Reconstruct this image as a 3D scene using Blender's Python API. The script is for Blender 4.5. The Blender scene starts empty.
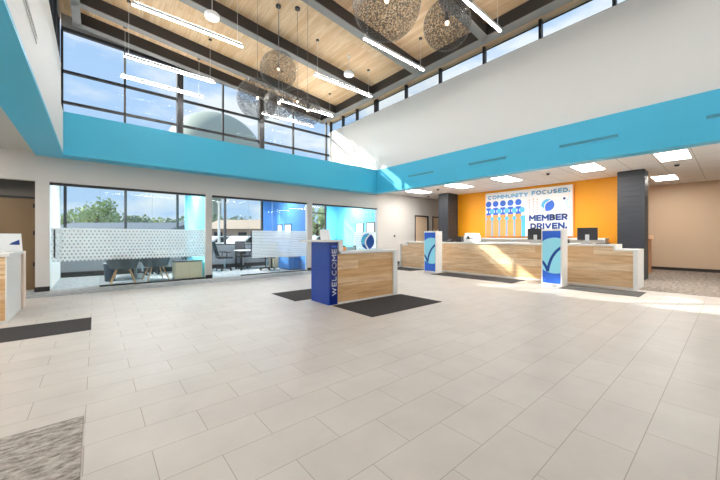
import bpy, bmesh, math, random
from mathutils import Vector, Matrix
random.seed(7)
PI = math.pi
S = bpy.context.scene
COL = S.collection

# ------------------------------------------------------------------ materials
def srgb(r, g, b):
    f = lambda c: (c/255/12.92) if c/255 <= .04045 else ((c/255+.055)/1.055)**2.4
    return (f(r), f(g), f(b), 1)

class NT:
    def __init__(s, m):
        m.use_nodes = True; s.t = m.node_tree; s.t.nodes.clear()
    def n(s, kind, **kw):
        nd = s.t.nodes.new(kind)
        for k, v in kw.items():
            if k.startswith('_'): setattr(nd, k[1:], v)
        return nd
    def l(s, a, b): s.t.links.new(a, b)

def _obj_coords(t, scale=(1,1,1), loc=(0,0,0), rot=(0,0,0)):
    tc = t.n('ShaderNodeTexCoord'); mp = t.n('ShaderNodeMapping')
    mp.inputs['Scale'].default_value = scale; mp.inputs['Location'].default_value = loc; mp.inputs['Rotation'].default_value = rot
    t.l(tc.outputs['Object'], mp.inputs['Vector']); return mp.outputs['Vector']

def mat(name, col, rough=.5, metal=0, spec=.5, noise=0, nscale=8, bump=0, bscale=60, coat=0, emit=None, estr=0):
    m = bpy.data.materials.new(name); t = NT(m)
    out = t.n('ShaderNodeOutputMaterial'); b = t.n('ShaderNodeBsdfPrincipled')
    t.l(b.outputs[0], out.inputs[0])
    b.inputs['Base Color'].default_value = col; b.inputs['Roughness'].default_value = rough
    b.inputs['Metallic'].default_value = metal; b.inputs['Specular IOR Level'].default_value = spec
    b.inputs['Coat Weight'].default_value = coat
    if emit: b.inputs['Emission Color'].default_value = emit; b.inputs['Emission Strength'].default_value = estr
    nz = t.n('ShaderNodeTexNoise'); nz.inputs['Scale'].default_value = nscale; nz.inputs['Detail'].default_value = 4
    t.l(_obj_coords(t), nz.inputs['Vector'])
    mx = t.n('ShaderNodeMix', _data_type='RGBA')
    k = 1-noise
    mx.inputs['A'].default_value = (col[0]*k, col[1]*k, col[2]*k, 1); mx.inputs['B'].default_value = tuple(min(1, c*(1+noise)) for c in col[:3])+(1,)
    t.l(nz.outputs['Fac'], mx.inputs['Factor']); t.l(mx.outputs['Result'], b.inputs['Base Color'])
    if bump:
        n2 = t.n('ShaderNodeTexNoise'); n2.inputs['Scale'].default_value = bscale
        t.l(_obj_coords(t), n2.inputs['Vector'])
        bp = t.n('ShaderNodeBump'); bp.inputs['Strength'].default_value = bump; bp.inputs['Distance'].default_value = .01
        t.l(n2.outputs['Fac'], bp.inputs['Height']); t.l(bp.outputs[0], b.inputs['Normal'])
    return m

def glow(name, col, strength):
    m = bpy.data.materials.new(name); t = NT(m)
    out = t.n('ShaderNodeOutputMaterial'); e = t.n('ShaderNodeEmission')
    e.inputs[0].default_value = col; e.inputs[1].default_value = strength
    t.l(e.outputs[0], out.inputs[0]); return m

def glass(name, tint, refl=.5):
    m = bpy.data.materials.new(name); t = NT(m)
    out = t.n('ShaderNodeOutputMaterial'); tr = t.n('ShaderNodeBsdfTransparent'); gl = t.n('ShaderNodeBsdfGlossy')
    tr.inputs[0].default_value = tint; gl.inputs['Roughness'].default_value = .02
    fr = t.n('ShaderNodeFresnel'); fr.inputs[0].default_value = 1.45
    mu = t.n('ShaderNodeMath', _operation='MULTIPLY'); mu.inputs[1].default_value = refl
    t.l(fr.outputs[0], mu.inputs[0])
    mx = t.n('ShaderNodeMixShader'); t.l(mu.outputs[0], mx.inputs[0]); t.l(tr.outputs[0], mx.inputs[1]); t.l(gl.outputs[0], mx.inputs[2])
    t.l(mx.outputs[0], out.inputs[0]); return m

def m_math(t, op, a, b=None, c=None):
    nd = t.n('ShaderNodeMath', _operation=op)
    for i, v in enumerate((a, b, c)):
        if v is None: continue
        if isinstance(v, (int, float)): nd.inputs[i].default_value = v
        else: t.l(v, nd.inputs[i])
    return nd.outputs[0]

def frosted(name, mode):
    """translucent privacy film: mode 'dots' has clear dots on a hex grid, 'lines' has fine clear stripes fading to dots"""
    m = bpy.data.materials.new(name); t = NT(m)
    out = t.n('ShaderNodeOutputMaterial')
    tc = t.n('ShaderNodeTexCoord'); sp = t.n('ShaderNodeSeparateXYZ'); t.l(tc.outputs['Object'], sp.inputs[0])
    x, z = sp.outputs['X'], sp.outputs['Z']
    px, pz = .078, .08
    row = m_math(t, 'FLOOR', m_math(t, 'DIVIDE', z, pz))
    odd = m_math(t, 'MULTIPLY', m_math(t, 'MODULO', row, 2), .5)
    fx = m_math(t, 'SUBTRACT', m_math(t, 'FRACT', m_math(t, 'ADD', m_math(t, 'DIVIDE', x, px), odd)), .5)
    fz = m_math(t, 'SUBTRACT', m_math(t, 'FRACT', m_math(t, 'DIVIDE', z, pz)), .5)
    d = m_math(t, 'SQRT', m_math(t, 'ADD', m_math(t, 'POWER', m_math(t, 'MULTIPLY', fx, px), 2), m_math(t, 'POWER', m_math(t, 'MULTIPLY', fz, pz), 2)))
    if mode == 'dots':
        clear = m_math(t, 'LESS_THAN', d, m_math(t, 'SUBTRACT', .0255, m_math(t, 'MULTIPLY', z, .008)))
    else:
        ln = m_math(t, 'LESS_THAN', m_math(t, 'FRACT', m_math(t, 'DIVIDE', z, .05)), .16)
        dd = m_math(t, 'LESS_THAN', d, .014)
        right = m_math(t, 'GREATER_THAN', x, 1.45)
        clear = m_math(t, 'MAXIMUM', m_math(t, 'MULTIPLY', ln, m_math(t, 'SUBTRACT', 1, right)), m_math(t, 'MULTIPLY', dd, right))
    tr = t.n('ShaderNodeBsdfTransparent'); tr.inputs[0].default_value = (.9,.95,.96,1)
    df = t.n('ShaderNodeBsdfDiffuse'); df.inputs[0].default_value = (.93,.96,.97,1)
    tl = t.n('ShaderNodeBsdfTranslucent'); tl.inputs[0].default_value = (.93,.96,.97,1)
    m1 = t.n('ShaderNodeMixShader'); m1.inputs[0].default_value = .5; t.l(df.outputs[0], m1.inputs[1]); t.l(tl.outputs[0], m1.inputs[2])
    m2 = t.n('ShaderNodeMixShader')
    base = .05 if mode == 'dots' else .22
    t.l(m_math(t, 'MAXIMUM', m_math(t, 'MULTIPLY', clear, .8), base), m2.inputs[0])
    t.l(m1.outputs[0], m2.inputs[1]); t.l(tr.outputs[0], m2.inputs[2])
    t.l(m2.outputs[0], out.inputs[0]); return m

def wood(name, c1, c2, c3, plank=.13, length=2.0, axes='XY', rough=.45, grain=6, amt=.75):
    """plank wood; brick texture with planks running along local X of the mapped coords"""
    m = bpy.data.materials.new(name); t = NT(m)
    out = t.n('ShaderNodeOutputMaterial'); b = t.n('ShaderNodeBsdfPrincipled'); t.l(b.outputs[0], out.inputs[0])
    b.inputs['Roughness'].default_value = rough
    tc = t.n('ShaderNodeTexCoord'); sp = t.n('ShaderNodeSeparateXYZ'); cb = t.n('ShaderNodeCombineXYZ'); t.l(tc.outputs['Object'], sp.inputs[0])
    t.l(sp.outputs[axes[0]], cb.inputs[0]); t.l(sp.outputs[axes[1]], cb.inputs[1]); v = cb.outputs[0]
    br = t.n('ShaderNodeTexBrick'); br.offset = .37; br.offset_frequency = 2
    br.inputs['Scale'].default_value = 1; br.inputs['Brick Width'].default_value = length; br.inputs['Row Height'].default_value = plank
    br.inputs['Mortar Size'].default_value = .0012; br.inputs['Mortar Smooth'].default_value = .2; br.inputs['Bias'].default_value = 0
    br.inputs['Color1'].default_value = c1; br.inputs['Color2'].default_value = c2; br.inputs['Mortar'].default_value = tuple(c*.6 for c in c1[:3])+(1,)
    t.l(v, br.inputs['Vector'])
    mp = t.n('ShaderNodeMapping'); mp.inputs['Scale'].default_value = (.7, grain, grain); t.l(v, mp.inputs['Vector'])
    nz = t.n('ShaderNodeTexNoise'); nz.inputs['Scale'].default_value = 2.2; nz.inputs['Detail'].default_value = 6; nz.inputs['Distortion'].default_value = .8
    t.l(mp.outputs[0], nz.inputs['Vector'])
    cr = t.n('ShaderNodeValToRGB'); cr.color_ramp.elements[0].position = .42; cr.color_ramp.elements[1].position = .68
    cr.color_ramp.elements[0].color = (0,0,0,1); cr.color_ramp.elements[1].color = (1,1,1,1)
    t.l(nz.outputs['Fac'], cr.inputs[0])
    mx = t.n('ShaderNodeMix', _data_type='RGBA'); t.l(m_math(t, 'MULTIPLY', cr.outputs[0], amt), mx.inputs['Factor'])
    t.l(br.outputs['Color'], mx.inputs['A']); mx.inputs['B'].default_value = c3
    t.l(mx.outputs['Result'], b.inputs['Base Color']); return m

def tile_floor():
    m = bpy.data.materials.new('porcelain_tile'); t = NT(m)
    out = t.n('ShaderNodeOutputMaterial'); b = t.n('ShaderNodeBsdfPrincipled'); t.l(b.outputs[0], out.inputs[0])
    v = _obj_coords(t, loc=(.05, -.06, 0))
    br = t.n('ShaderNodeTexBrick'); br.offset = .5; br.offset_frequency = 2
    br.inputs['Scale'].default_value = 1; br.inputs['Brick Width'].default_value = .61; br.inputs['Row Height'].default_value = .305
    br.inputs['Mortar Size'].default_value = .0028; br.inputs['Mortar Smooth'].default_value = .3
    br.inputs['Color1'].default_value = srgb(190,184,177); br.inputs['Color2'].default_value = srgb(186,179,172); br.inputs['Mortar'].default_value = srgb(158,147,136)
    t.l(v, br.inputs['Vector'])
    nz = t.n('ShaderNodeTexNoise'); nz.inputs['Scale'].default_value = 2.6; nz.inputs['Detail'].default_value = 7; nz.inputs['Roughness'].default_value = .6
    t.l(v, nz.inputs['Vector'])
    mr = t.n('ShaderNodeMapRange'); mr.inputs['From Min'].default_value = .3; mr.inputs['From Max'].default_value = .7; mr.inputs['To Min'].default_value = .93; mr.inputs['To Max'].default_value = 1.06
    t.l(nz.outputs['Fac'], mr.inputs['Value'])
    mx = t.n('ShaderNodeVectorMath', _operation='SCALE'); t.l(br.outputs['Color'], mx.inputs[0]); t.l(mr.outputs[0], mx.inputs['Scale'])
    t.l(mx.outputs[0], b.inputs['Base Color'])
    b.inputs['Roughness'].default_value = .3; b.inputs['Specular IOR Level'].default_value = .5
    t.l(m_math(t, 'ADD', m_math(t, 'MULTIPLY', br.outputs['Fac'], .3), .42), b.inputs['Roughness'])
    bp = t.n('ShaderNodeBump'); bp.inputs['Strength'].default_value = .25; bp.inputs['Distance'].default_value = .002; bp.invert = True
    t.l(br.outputs['Fac'], bp.inputs['Height']); t.l(bp.outputs[0], b.inputs['Normal'])
    return m

def carpet(name, a, b_, sx=1.2, sy=9, thr=(.35,.65)):
    m = bpy.data.materials.new(name); t = NT(m)
    out = t.n('ShaderNodeOutputMaterial'); b = t.n('ShaderNodeBsdfPrincipled'); t.l(b.outputs[0], out.inputs[0])
    b.inputs['Roughness'].default_value = .95; b.inputs['Specular IOR Level'].default_value = .1
    nz = t.n('ShaderNodeTexNoise'); nz.inputs['Scale'].default_value = 3; nz.inputs['Detail'].default_value = 8; nz.inputs['Roughness'].default_value = .7
    t.l(_obj_coords(t, scale=(sx, sy, 1)), nz.inputs['Vector'])
    cr = t.n('ShaderNodeValToRGB'); cr.color_ramp.elements[0].position = thr[0]; cr.color_ramp.elements[1].position = thr[1]
    cr.color_ramp.elements[0].color = a; cr.color_ramp.elements[1].color = b_
    t.l(nz.outputs['Fac'], cr.inputs[0]); t.l(cr.outputs[0], b.inputs['Base Color'])
    n2 = t.n('ShaderNodeTexNoise'); n2.inputs['Scale'].default_value = 300; t.l(_obj_coords(t), n2.inputs['Vector'])
    bp = t.n('ShaderNodeBump'); bp.inputs['Strength'].default_value = .4; bp.inputs['Distance'].default_value = .004
    t.l(n2.outputs['Fac'], bp.inputs['Height']); t.l(bp.outputs[0], b.inputs['Normal'])
    return m

def ceiling_tile():
    m = bpy.data.materials.new('acoustic_tile'); t = NT(m)
    out = t.n('ShaderNodeOutputMaterial'); b = t.n('ShaderNodeBsdfPrincipled'); t.l(b.outputs[0], out.inputs[0])
    b.inputs['Roughness'].default_value = .9
    br = t.n('ShaderNodeTexBrick'); br.offset = 0; br.inputs['Scale'].default_value = 1
    br.inputs['Brick Width'].default_value = 1.22; br.inputs['Row Height'].default_value = .66; br.inputs['Mortar Size'].default_value = .007
    c = srgb(245,243,240); br.inputs['Color1'].default_value = c; br.inputs['Color2'].default_value = c; br.inputs['Mortar'].default_value = srgb(190,186,182)
    t.l(_obj_coords(t, loc=(-.25, .03, 0)), br.inputs['Vector']); t.l(br.outputs['Color'], b.inputs['Base Color'])
    return m

def woven(name):
    """spun metal thread of the globes: fine random holes"""
    m = bpy.data.materials.new(name); t = NT(m)
    out = t.n('ShaderNodeOutputMaterial'); b = t.n('ShaderNodeBsdfPrincipled'); tr = t.n('ShaderNodeBsdfTransparent')
    b.inputs['Base Color'].default_value = (.09,.08,.075,1); b.inputs['Roughness'].default_value = .5; b.inputs['Metallic'].default_value = .3
    v = _obj_coords(t)
    nz = t.n('ShaderNodeTexNoise'); nz.inputs['Scale'].default_value = 38; nz.inputs['Detail'].default_value = 3; nz.inputs['Roughness'].default_value = .65
    t.l(v, nz.inputs['Vector'])
    mr = t.n('ShaderNodeMapRange'); mr.inputs['From Min'].default_value = .47; mr.inputs['From Max'].default_value = .55
    mr.inputs['To Min'].default_value = .1; mr.inputs['To Max'].default_value = .68
    t.l(nz.outputs['Fac'], mr.inputs['Value'])
    mx = t.n('ShaderNodeMixShader'); t.l(mr.outputs[0], mx.inputs[0]); t.l(tr.outputs[0], mx.inputs[1]); t.l(b.outputs[0], mx.inputs[2])
    t.l(mx.outputs[0], out.inputs[0]); return m

M = {}
M['white'] = mat('white_paint', srgb(236,235,231), .55, noise=.01)
M['wall'] = mat('greige_paint', srgb(203,200,196), .6, noise=.015)
M['upper'] = mat('upper_wall_paint', srgb(231,232,230), .55, noise=.01)
M['beige'] = mat('beige_paint', srgb(200,177,151), .6, noise=.015)
M['orange'] = mat('orange_paint', srgb(243,164,26), .5, noise=.02)
M['blue'] = mat('cyan_blue_paint', srgb(72,190,228), .38, noise=.01)
M['offcyan'] = mat('office_cyan_paint', srgb(120,214,236), .5, noise=.02)
M['offblue'] = mat('office_blue_paint', srgb(74,128,190), .4, noise=.03)
M['tile'] = tile_floor()
M['carpet'] = carpet('brown_grey_carpet', srgb(98,90,84), srgb(158,147,137), 2, 4, (.38,.64))
M['ocarpet'] = carpet('office_carpet', srgb(128,130,131), srgb(180,182,182), 3, 5)
M['rug'] = carpet('streaked_entry_carpet', srgb(104,98,92), srgb(182,175,168), 4, 9, (.36,.62))
M['mat'] = mat('charcoal_mat', srgb(66,64,64), .95, spec=.1, noise=.12, nscale=60, bump=.5, bscale=250)
M['matl'] = mat('pale_grey_mat', srgb(92,91,90), .95, spec=.1, noise=.12, nscale=60, bump=.5, bscale=250)
M['ctile'] = ceiling_tile()
M['cwood'] = wood('pine_deck', srgb(214,178,136), srgb(232,204,168), srgb(196,150,104), .14, 2.6, 'YX', rough=.6, grain=9, amt=.5)
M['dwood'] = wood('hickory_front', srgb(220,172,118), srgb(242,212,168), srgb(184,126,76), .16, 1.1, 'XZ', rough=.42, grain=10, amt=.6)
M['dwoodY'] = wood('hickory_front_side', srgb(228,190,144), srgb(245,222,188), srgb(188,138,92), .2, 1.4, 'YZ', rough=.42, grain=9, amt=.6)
M['steel'] = mat('dark_painted_steel', srgb(50,47,46), .5, noise=.06)
M['flange'] = mat('grey_flange_steel', srgb(138,136,133), .5, noise=.06)
M['frame'] = mat('dark_bronze_frame', srgb(52,52,54), .4, metal=.3, noise=.05)
M['black'] = mat('black_plastic', srgb(28,28,30), .45, noise=.05)
M['base'] = mat('black_baseboard', srgb(34,31,30), .5)
M['glass'] = glass('clear_glass', (.94,.97,.97,1), .12)
M['pglass'] = glass('partition_glass', (.96,.98,.98,1), .5)
M['sill'] = mat('window_wall_grey', srgb(118,121,126), .6, noise=.03)
M['frost'] = frosted('dotted_privacy_film', 'dots')
M['frostl'] = frosted('striped_privacy_film', 'lines')
M['quartz'] = mat('white_quartz', srgb(240,239,236), .25, noise=.02, nscale=20)
M['pillar'] = mat('charcoal_tile_cladding', srgb(44,47,54), .5, noise=.25, nscale=3)
M['royal'] = mat('royal_blue_laminate', srgb(20,66,168), .18, noise=.04, nscale=4)
M['navy'] = mat('navy_panel', srgb(14,38,120), .2, noise=.04)
M['pblue'] = mat('print_blue', srgb(44,104,215), .35)
M['pcyan'] = mat('print_cyan', srgb(155,230,250), .35)
M['pteal'] = mat('print_sky', srgb(88,186,232), .35)
M['pdark'] = mat('print_dark_blue', srgb(24,76,160), .35)
M['porange'] = mat('print_orange', srgb(250,165,95), .35)
M['pgrey'] = mat('print_grey_blue', srgb(128,176,214), .35)
M['pwhite'] = mat('print_white', srgb(244,246,248), .35)
M['ppink'] = mat('print_pink', srgb(250,165,150), .35)
M['lwhite'] = mat('lettering_white', srgb(235,238,245), .4)
M['alu'] = mat('white_fixture_metal', srgb(225,226,226), .35)
M['lamp'] = glow('fixture_light', (1,.98,.965,1), 72)
M['uplamp'] = glow('fixture_uplight', (1,.98,.96,1), 22)
M['office_fill'] = glow('office_fill_light', (.97,.98,1,1), 50)  # glow of the panels added to brighten the offices
M['troff'] = glow('troffer_light', (1,.95,.88,1), 40)
M['bulb'] = glow('warm_bulb', (1,.78,.5,1), 14)
M['woven'] = woven('spun_wire')
M['door'] = mat('pale_maple_door', srgb(226,202,172), .5, noise=.05, nscale=3)
M['bdoor'] = mat('brown_wood_door', srgb(122,98,68), .5, noise=.12, nscale=2)
M['dgrey'] = mat('dark_grey_soffit', srgb(92,88,84), .6)
M['fabric'] = mat('slate_grey_felt', srgb(98,110,118), .9, noise=.1, nscale=40, bump=.3)
M['ash'] = mat('ash_wood_leg', srgb(205,160,112), .5, noise=.1)
M['cream'] = mat('cream_laminate', srgb(236,226,196), .45, noise=.03)
M['chrome'] = mat('silver_metal', srgb(190,192,196), .3, metal=.8)
M['screen'] = mat('dark_screen_back', srgb(44,46,52), .4)
M['paper'] = mat('printed_paper', srgb(244,246,248), .5)
M['acryl'] = glass('acrylic', (.9,.95,.96,1), 1)
M['speaker'] = mat('white_grille', srgb(236,236,234), .6)
M['bin'] = mat('dark_slate_bin', srgb(62,74,90), .5)
M['asphalt'] = mat('asphalt', srgb(150,150,150), .9, noise=.1, nscale=2)
M['snow'] = mat('pale_concrete', srgb(205,203,200), .8, noise=.06)
M['roofm'] = mat('grey_metal_roof', srgb(108,116,128), .6, noise=.06)
M['bwall'] = mat('tan_brick_wall', srgb(188,168,150), .8, noise=.06)
M['leaf'] = mat('tree_leaves', srgb(172,188,140), .8, noise=.4, nscale=1.2)  # paled: haze from the glass is put into the leaf colour
M['leafd'] = mat('tree_leaves_dark', srgb(150,164,140), .8, noise=.4, nscale=1.2)  # darker leaves, also paled for the veil of the glass
M['bark'] = mat('tree_bark', srgb(96,80,66), .9, noise=.2)
M['tank'] = mat('water_tank_paint', srgb(168,176,164), .6, noise=.02)
M['carw'] = mat('white_car_paint', srgb(235,236,238), .25, coat=.5)
M['carg'] = mat('dark_car_glass', srgb(40,46,52), .1)
M['tyre'] = mat('rubber_tyre', srgb(30,30,30), .9)
M['dome'] = mat('black_dome', srgb(20,18,18), .2)
M['brownc'] = mat('brown_laminate', srgb(176,128,88), .5, noise=.08)
M['peach'] = mat('peach_laminate', srgb(232,212,194), .5)
M['art'] = mat('framed_print', srgb(222,220,212), .5, noise=.1, nscale=12)
M['slot'] = mat('painted_grille', srgb(70,150,180), .5)
M['slotw'] = mat('grey_grille', srgb(120,126,130), .5)

# ------------------------------------------------------------------ mesh builder
class MB:
    def __init__(s): s.bm = bmesh.new()
    def box(s, x0, x1, y0, y1, z0, z1, ztop=None):
        """axis box; ztop=(z at x0, z at x1) gives a sloping top"""
        c = [(x0,y0,z0),(x1,y0,z0),(x1,y1,z0),(x0,y1,z0),(x0,y0,z1),(x1,y0,z1),(x1,y1,z1),(x0,y1,z1)]
        if ztop: c[4] = (x0,y0,ztop[0]); c[7] = (x0,y1,ztop[0]); c[5] = (x1,y0,ztop[1]); c[6] = (x1,y1,ztop[1])
        v = [s.bm.verts.new(p) for p in c]
        for f in ((0,3,2,1),(4,5,6,7),(0,1,5,4),(1,2,6,5),(2,3,7,6),(3,0,4,7)): s.bm.faces.new([v[i] for i in f])
        return s
    def hexa(s, c):
        v = [s.bm.verts.new(p) for p in c]
        for f in ((0,3,2,1),(4,5,6,7),(0,1,5,4),(1,2,6,5),(2,3,7,6),(3,0,4,7)): s.bm.faces.new([v[i] for i in f])
        return s
    def cyl(s, p0, p1, r0, r1=None, n=16):
        p0, p1 = Vector(p0), Vector(p1); r1 = r0 if r1 is None else r1
        d = (p1-p0).normalized(); a = d.orthogonal().normalized(); b = d.cross(a)
        R0 = [s.bm.verts.new(p0+(a*math.cos(2*PI*i/n)+b*math.sin(2*PI*i/n))*r0) for i in range(n)]
        R1 = [s.bm.verts.new(p1+(a*math.cos(2*PI*i/n)+b*math.sin(2*PI*i/n))*r1) for i in range(n)]
        for i in range(n): j = (i+1) % n; s.bm.faces.new((R0[i],R0[j],R1[j],R1[i]))
        s.bm.faces.new(R0[::-1]); s.bm.faces.new(R1); return s
    def lathe(s, prof, c=(0,0), n=24, sx=1, sy=1):
        """profile [(r,z)] revolved about the vertical through c"""
        rings = []
        for r, z in prof:
            if r < 1e-5: rings.append([s.bm.verts.new((c[0],c[1],z))])
            else: rings.append([s.bm.verts.new((c[0]+sx*r*math.cos(2*PI*i/n), c[1]+sy*r*math.sin(2*PI*i/n), z)) for i in range(n)])
        for A, B in zip(rings, rings[1:]):
            for i in range(n):
                j = (i+1) % n
                if len(A) == 1 and len(B) == 1: continue
                if len(A) == 1: s.bm.faces.new((A[0],B[j],B[i]))
                elif len(B) == 1: s.bm.faces.new((A[i],A[j],B[0]))
                else: s.bm.faces.new((A[i],A[j],B[j],B[i]))
        return s
    def sphere(s, c, r, n=24, m=12):
        prof = [(max(0, r*math.sin(PI*k/m)), c[2]-r*math.cos(PI*k/m)) for k in range(m+1)]
        prof[0] = (0, c[2]-r); prof[-1] = (0, c[2]+r); return s.lathe(prof, (c[0],c[1]), n)
    def prism(s, pts, o, u, v, t0, t1):
        """2D polygon pts placed at o + a*u + b*v, extruded along u x v from t0 to t1"""
        o, u, v = Vector(o), Vector(u), Vector(v); w = u.cross(v)
        A = [s.bm.verts.new(o+u*a+v*b+w*t0) for a, b in pts]; B = [s.bm.verts.new(o+u*a+v*b+w*t1) for a, b in pts]
        n = len(pts); s.bm.faces.new(A[::-1]); s.bm.faces.new(B)
        for i in range(n): j = (i+1) % n; s.bm.faces.new((A[i],A[j],B[j],B[i]))
        return s
    def tube(s, pts, r, n=8):
        for a, b in zip(pts, pts[1:]): s.cyl(a, b, r, r, n)
        return s
    def build(s, name, m, parent=None, bevel=0, smooth=False, loc=None, kind=None):
        bmesh.ops.recalc_face_normals(s.bm, faces=s.bm.faces)
        me = bpy.data.meshes.new(name); 
        if loc is not None:
            bmesh.ops.translate(s.bm, verts=s.bm.verts, vec=-Vector(loc))
        s.bm.to_mesh(me); s.bm.free()
        me.materials.append(m)
        if smooth:
            for p in me.polygons: p.use_smooth = True
            try: me.set_sharp_from_angle(angle=math.radians(40))
            except Exception: pass
        o = bpy.data.objects.new(name, me); COL.objects.link(o)
        if parent: o.parent = parent
        if loc is not None: o.location = loc
        if bevel:
            b = o.modifiers.new('bevel', 'BEVEL'); b.width = bevel; b.segments = 2; b.limit_method = 'ANGLE'
        if kind: o['kind'] = kind
        return o

def box(name, m, x0, x1, y0, y1, z0, z1, parent=None, bevel=0, kind=None, loc=None):
    return MB().box(x0,x1,y0,y1,z0,z1).build(name, m, parent, bevel, kind=kind, loc=loc)
def struct(name, m, *a, **k): return box(name, m, *a, kind='structure', **k)
def thing(name, label, cat, loc=(0,0,0), rz=0, group=None):
    o = bpy.data.objects.new(name, None); COL.objects.link(o); o.empty_display_size = .1
    o.location = loc; o.rotation_euler = (0,0,rz); o['label'] = label; o['category'] = cat
    if group: o['group'] = group
    return o
def tag(o, label, cat, group=None):
    o['label'] = label; o['category'] = cat
    if group: o['group'] = group
    return o
def dup(root, loc, rz=None, label=None, group=None):
    r = root.copy(); COL.objects.link(r); r.location = loc
    if rz is not None: r.rotation_euler = (0,0,rz)
    if label: r['label'] = label
    if group: r['group'] = group
    for ch in list(root.children):
        c = ch.copy(); COL.objects.link(c); c.parent = r
        for g in list(ch.children):
            d = g.copy(); COL.objects.link(d); d.parent = c
    return r

def clip(pts, x0, x1, y0, y1):
    for ax, lim, sg in ((0,x0,1),(0,x1,-1),(1,y0,1),(1,y1,-1)):
        out = []
        for i in range(len(pts)):
            a, b = pts[i-1], pts[i]; ia = sg*(a[ax]-lim) >= 0; ib = sg*(b[ax]-lim) >= 0
            if ia != ib:
                k = (lim-a[ax])/(b[ax]-a[ax]); out.append((a[0]+(b[0]-a[0])*k, a[1]+(b[1]-a[1])*k))
            if ib: out.append(b)
        pts = out
        if not pts: return []
    return pts
def circ(cx, cy, r, n=40, ry=None, a0=0, a1=2*PI):
    ry = r if ry is None else ry
    k = n if a1-a0 > 6.28 else n+1
    return [(cx+r*math.cos(a0+(a1-a0)*i/n), cy+ry*math.sin(a0+(a1-a0)*i/n)) for i in range(k)]
def stroke(path, w):
    """polygon ribbon along a 2D path; w number or list"""
    n = len(path); L, Rr = [], []
    for i, p in enumerate(path):
        a = Vector(path[max(0,i-1)]); b = Vector(path[min(n-1,i+1)]); d = (b-a).normalized(); q = Vector((-d.y, d.x))
        ww = w[i] if isinstance(w, (list, tuple)) else w
        L.append(tuple(Vector(p)+q*ww/2)); Rr.append(tuple(Vector(p)-q*ww/2))
    return L+Rr[::-1]

def _arc(cx, cy, rx, ry, d0, d1, n=10): return [(cx+rx*math.cos(math.radians(d0+(d1-d0)*i/n)), cy+ry*math.sin(math.radians(d0+(d1-d0)*i/n))) for i in range(n+1)]
GL = {'C': (.72, [_arc(.38,.5,.38,.5,45,315,16)]), 'O': (.86, [_arc(.43,.5,.43,.5,0,360,24)]),
 'M': (.86, [[(0,0),(0,1)],[(0,1),(.43,.35)],[(.43,.35),(.86,1)],[(.86,1),(.86,0)]]),
 'U': (.7, [[(0,1)]+_arc(.35,.33,.35,.33,180,360,10)+[(.7,1)]]), 'N': (.72, [[(0,0),(0,1)],[(0,1),(.72,0)],[(.72,0),(.72,1)]]),
 'I': (.0, [[(0,0),(0,1)]]), 'T': (.66, [[(0,1),(.66,1)],[(.33,1),(.33,0)]]), 'Y': (.72, [[(0,1),(.36,.48)],[(.72,1),(.36,.48)],[(.36,.5),(.36,0)]]),
 'F': (.54, [[(0,0),(0,1)],[(0,1),(.54,1)],[(0,.5),(.48,.5)]]), 'S': (.6, [_arc(.3,.74,.28,.26,30,270,10)+_arc(.3,.26,.3,.24,90,-150,10)]),
 'E': (.56, [[(0,0),(0,1)],[(0,1),(.56,1)],[(0,.5),(.5,.5)],[(0,0),(.56,0)]]), 'D': (.7, [[(0,0),(0,1)],[(0,1),(.3,1)]+_arc(.3,.5,.4,.5,90,-90,12)+[(0,0)]]),
 'B': (.6, [[(0,0),(0,1)],[(0,1),(.32,1)]+_arc(.32,.76,.25,.24,90,-90,8)+[(0,.52)],[(.3,.52)]+_arc(.34,.26,.27,.26,90,-90,8)+[(0,0)]]),
 'R': (.62, [[(0,0),(0,1)],[(0,1),(.34,1)]+_arc(.34,.72,.27,.28,90,-90,8)+[(0,.44)],[(.3,.44),(.62,0)]]),
 'V': (.76, [[(0,1),(.38,0)],[(.38,0),(.76,1)]]), 'W': (1.1, [[(0,1),(.28,0)],[(.28,0),(.55,.95)],[(.55,.95),(.82,0)],[(.82,0),(1.1,1)]]),
 'L': (.52, [[(0,1),(0,0)],[(0,0),(.52,0)]]), '.': (.0, [[(0,-.02),(0,.1)]])}
def text(body, name, m, o, u, v, height, width, parent=None, depth=.004, bold=.2, gap=.34):
    """lettering in plain block capitals: starts at o, runs along u, rises along v"""
    b = MB(); x = 0; total = sum(GL[c][0] for c in body)+gap*(len(body)-1); sx = (width-bold*height)/total
    hh = height*(1-bold); w = bold*height
    for c in body:
        adv, strokes = GL[c]
        for st in strokes:
            pts = [((x+p[0])*sx+w/2, p[1]*hh+w/2) for p in st]
            if len(pts) == 2:      # square caps so corners close
                a, c_ = Vector(pts[0]), Vector(pts[1]); d = (c_-a).normalized()*w*.5; a = a-d; c_ = c_+d
                if abs(d.x) > .05*w and abs(d.y) > .05*w: a, c_ = a+d*.7, c_-d*.7
                pts = [tuple(a), tuple(c_)]
            for p, q in zip(pts, pts[1:]):
                b.prism(stroke([p, q], w if len(pts) == 2 else w*1.0), o, u, v, 0, depth)
            if len(pts) > 2:
                for p in pts[1:-1]: b.prism(circ(p[0], p[1], w/2, 8), o, u, v, 0, depth)
        x += adv+gap
    return b.build(name, m, parent)

# ------------------------------------------------------------------ dimensions (metres)
YG = 10.22                    # office glass line
YC = 13.4                     # outside wall of offices and tall clerestory
XR, XL = 9.2, -.8             # upper walls
YB = -4.6                     # rear
CZ = 3.25                     # low ceiling
def zc(x): return 8.074-.1*x  # underside of the sloping deck

# ------------------------------------------------------------------ shell
struct('floor', M['tile'], -4.6, 9.86, YB, 9.22, -.12, 0)
struct('floor', M['carpet'], 9.86, 16.8, YB, YG+.1, -.12, 0)
struct('floor', M['ocarpet'], -4.6, 9.86, 9.22, YC+.2, -.12, 0)

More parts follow.
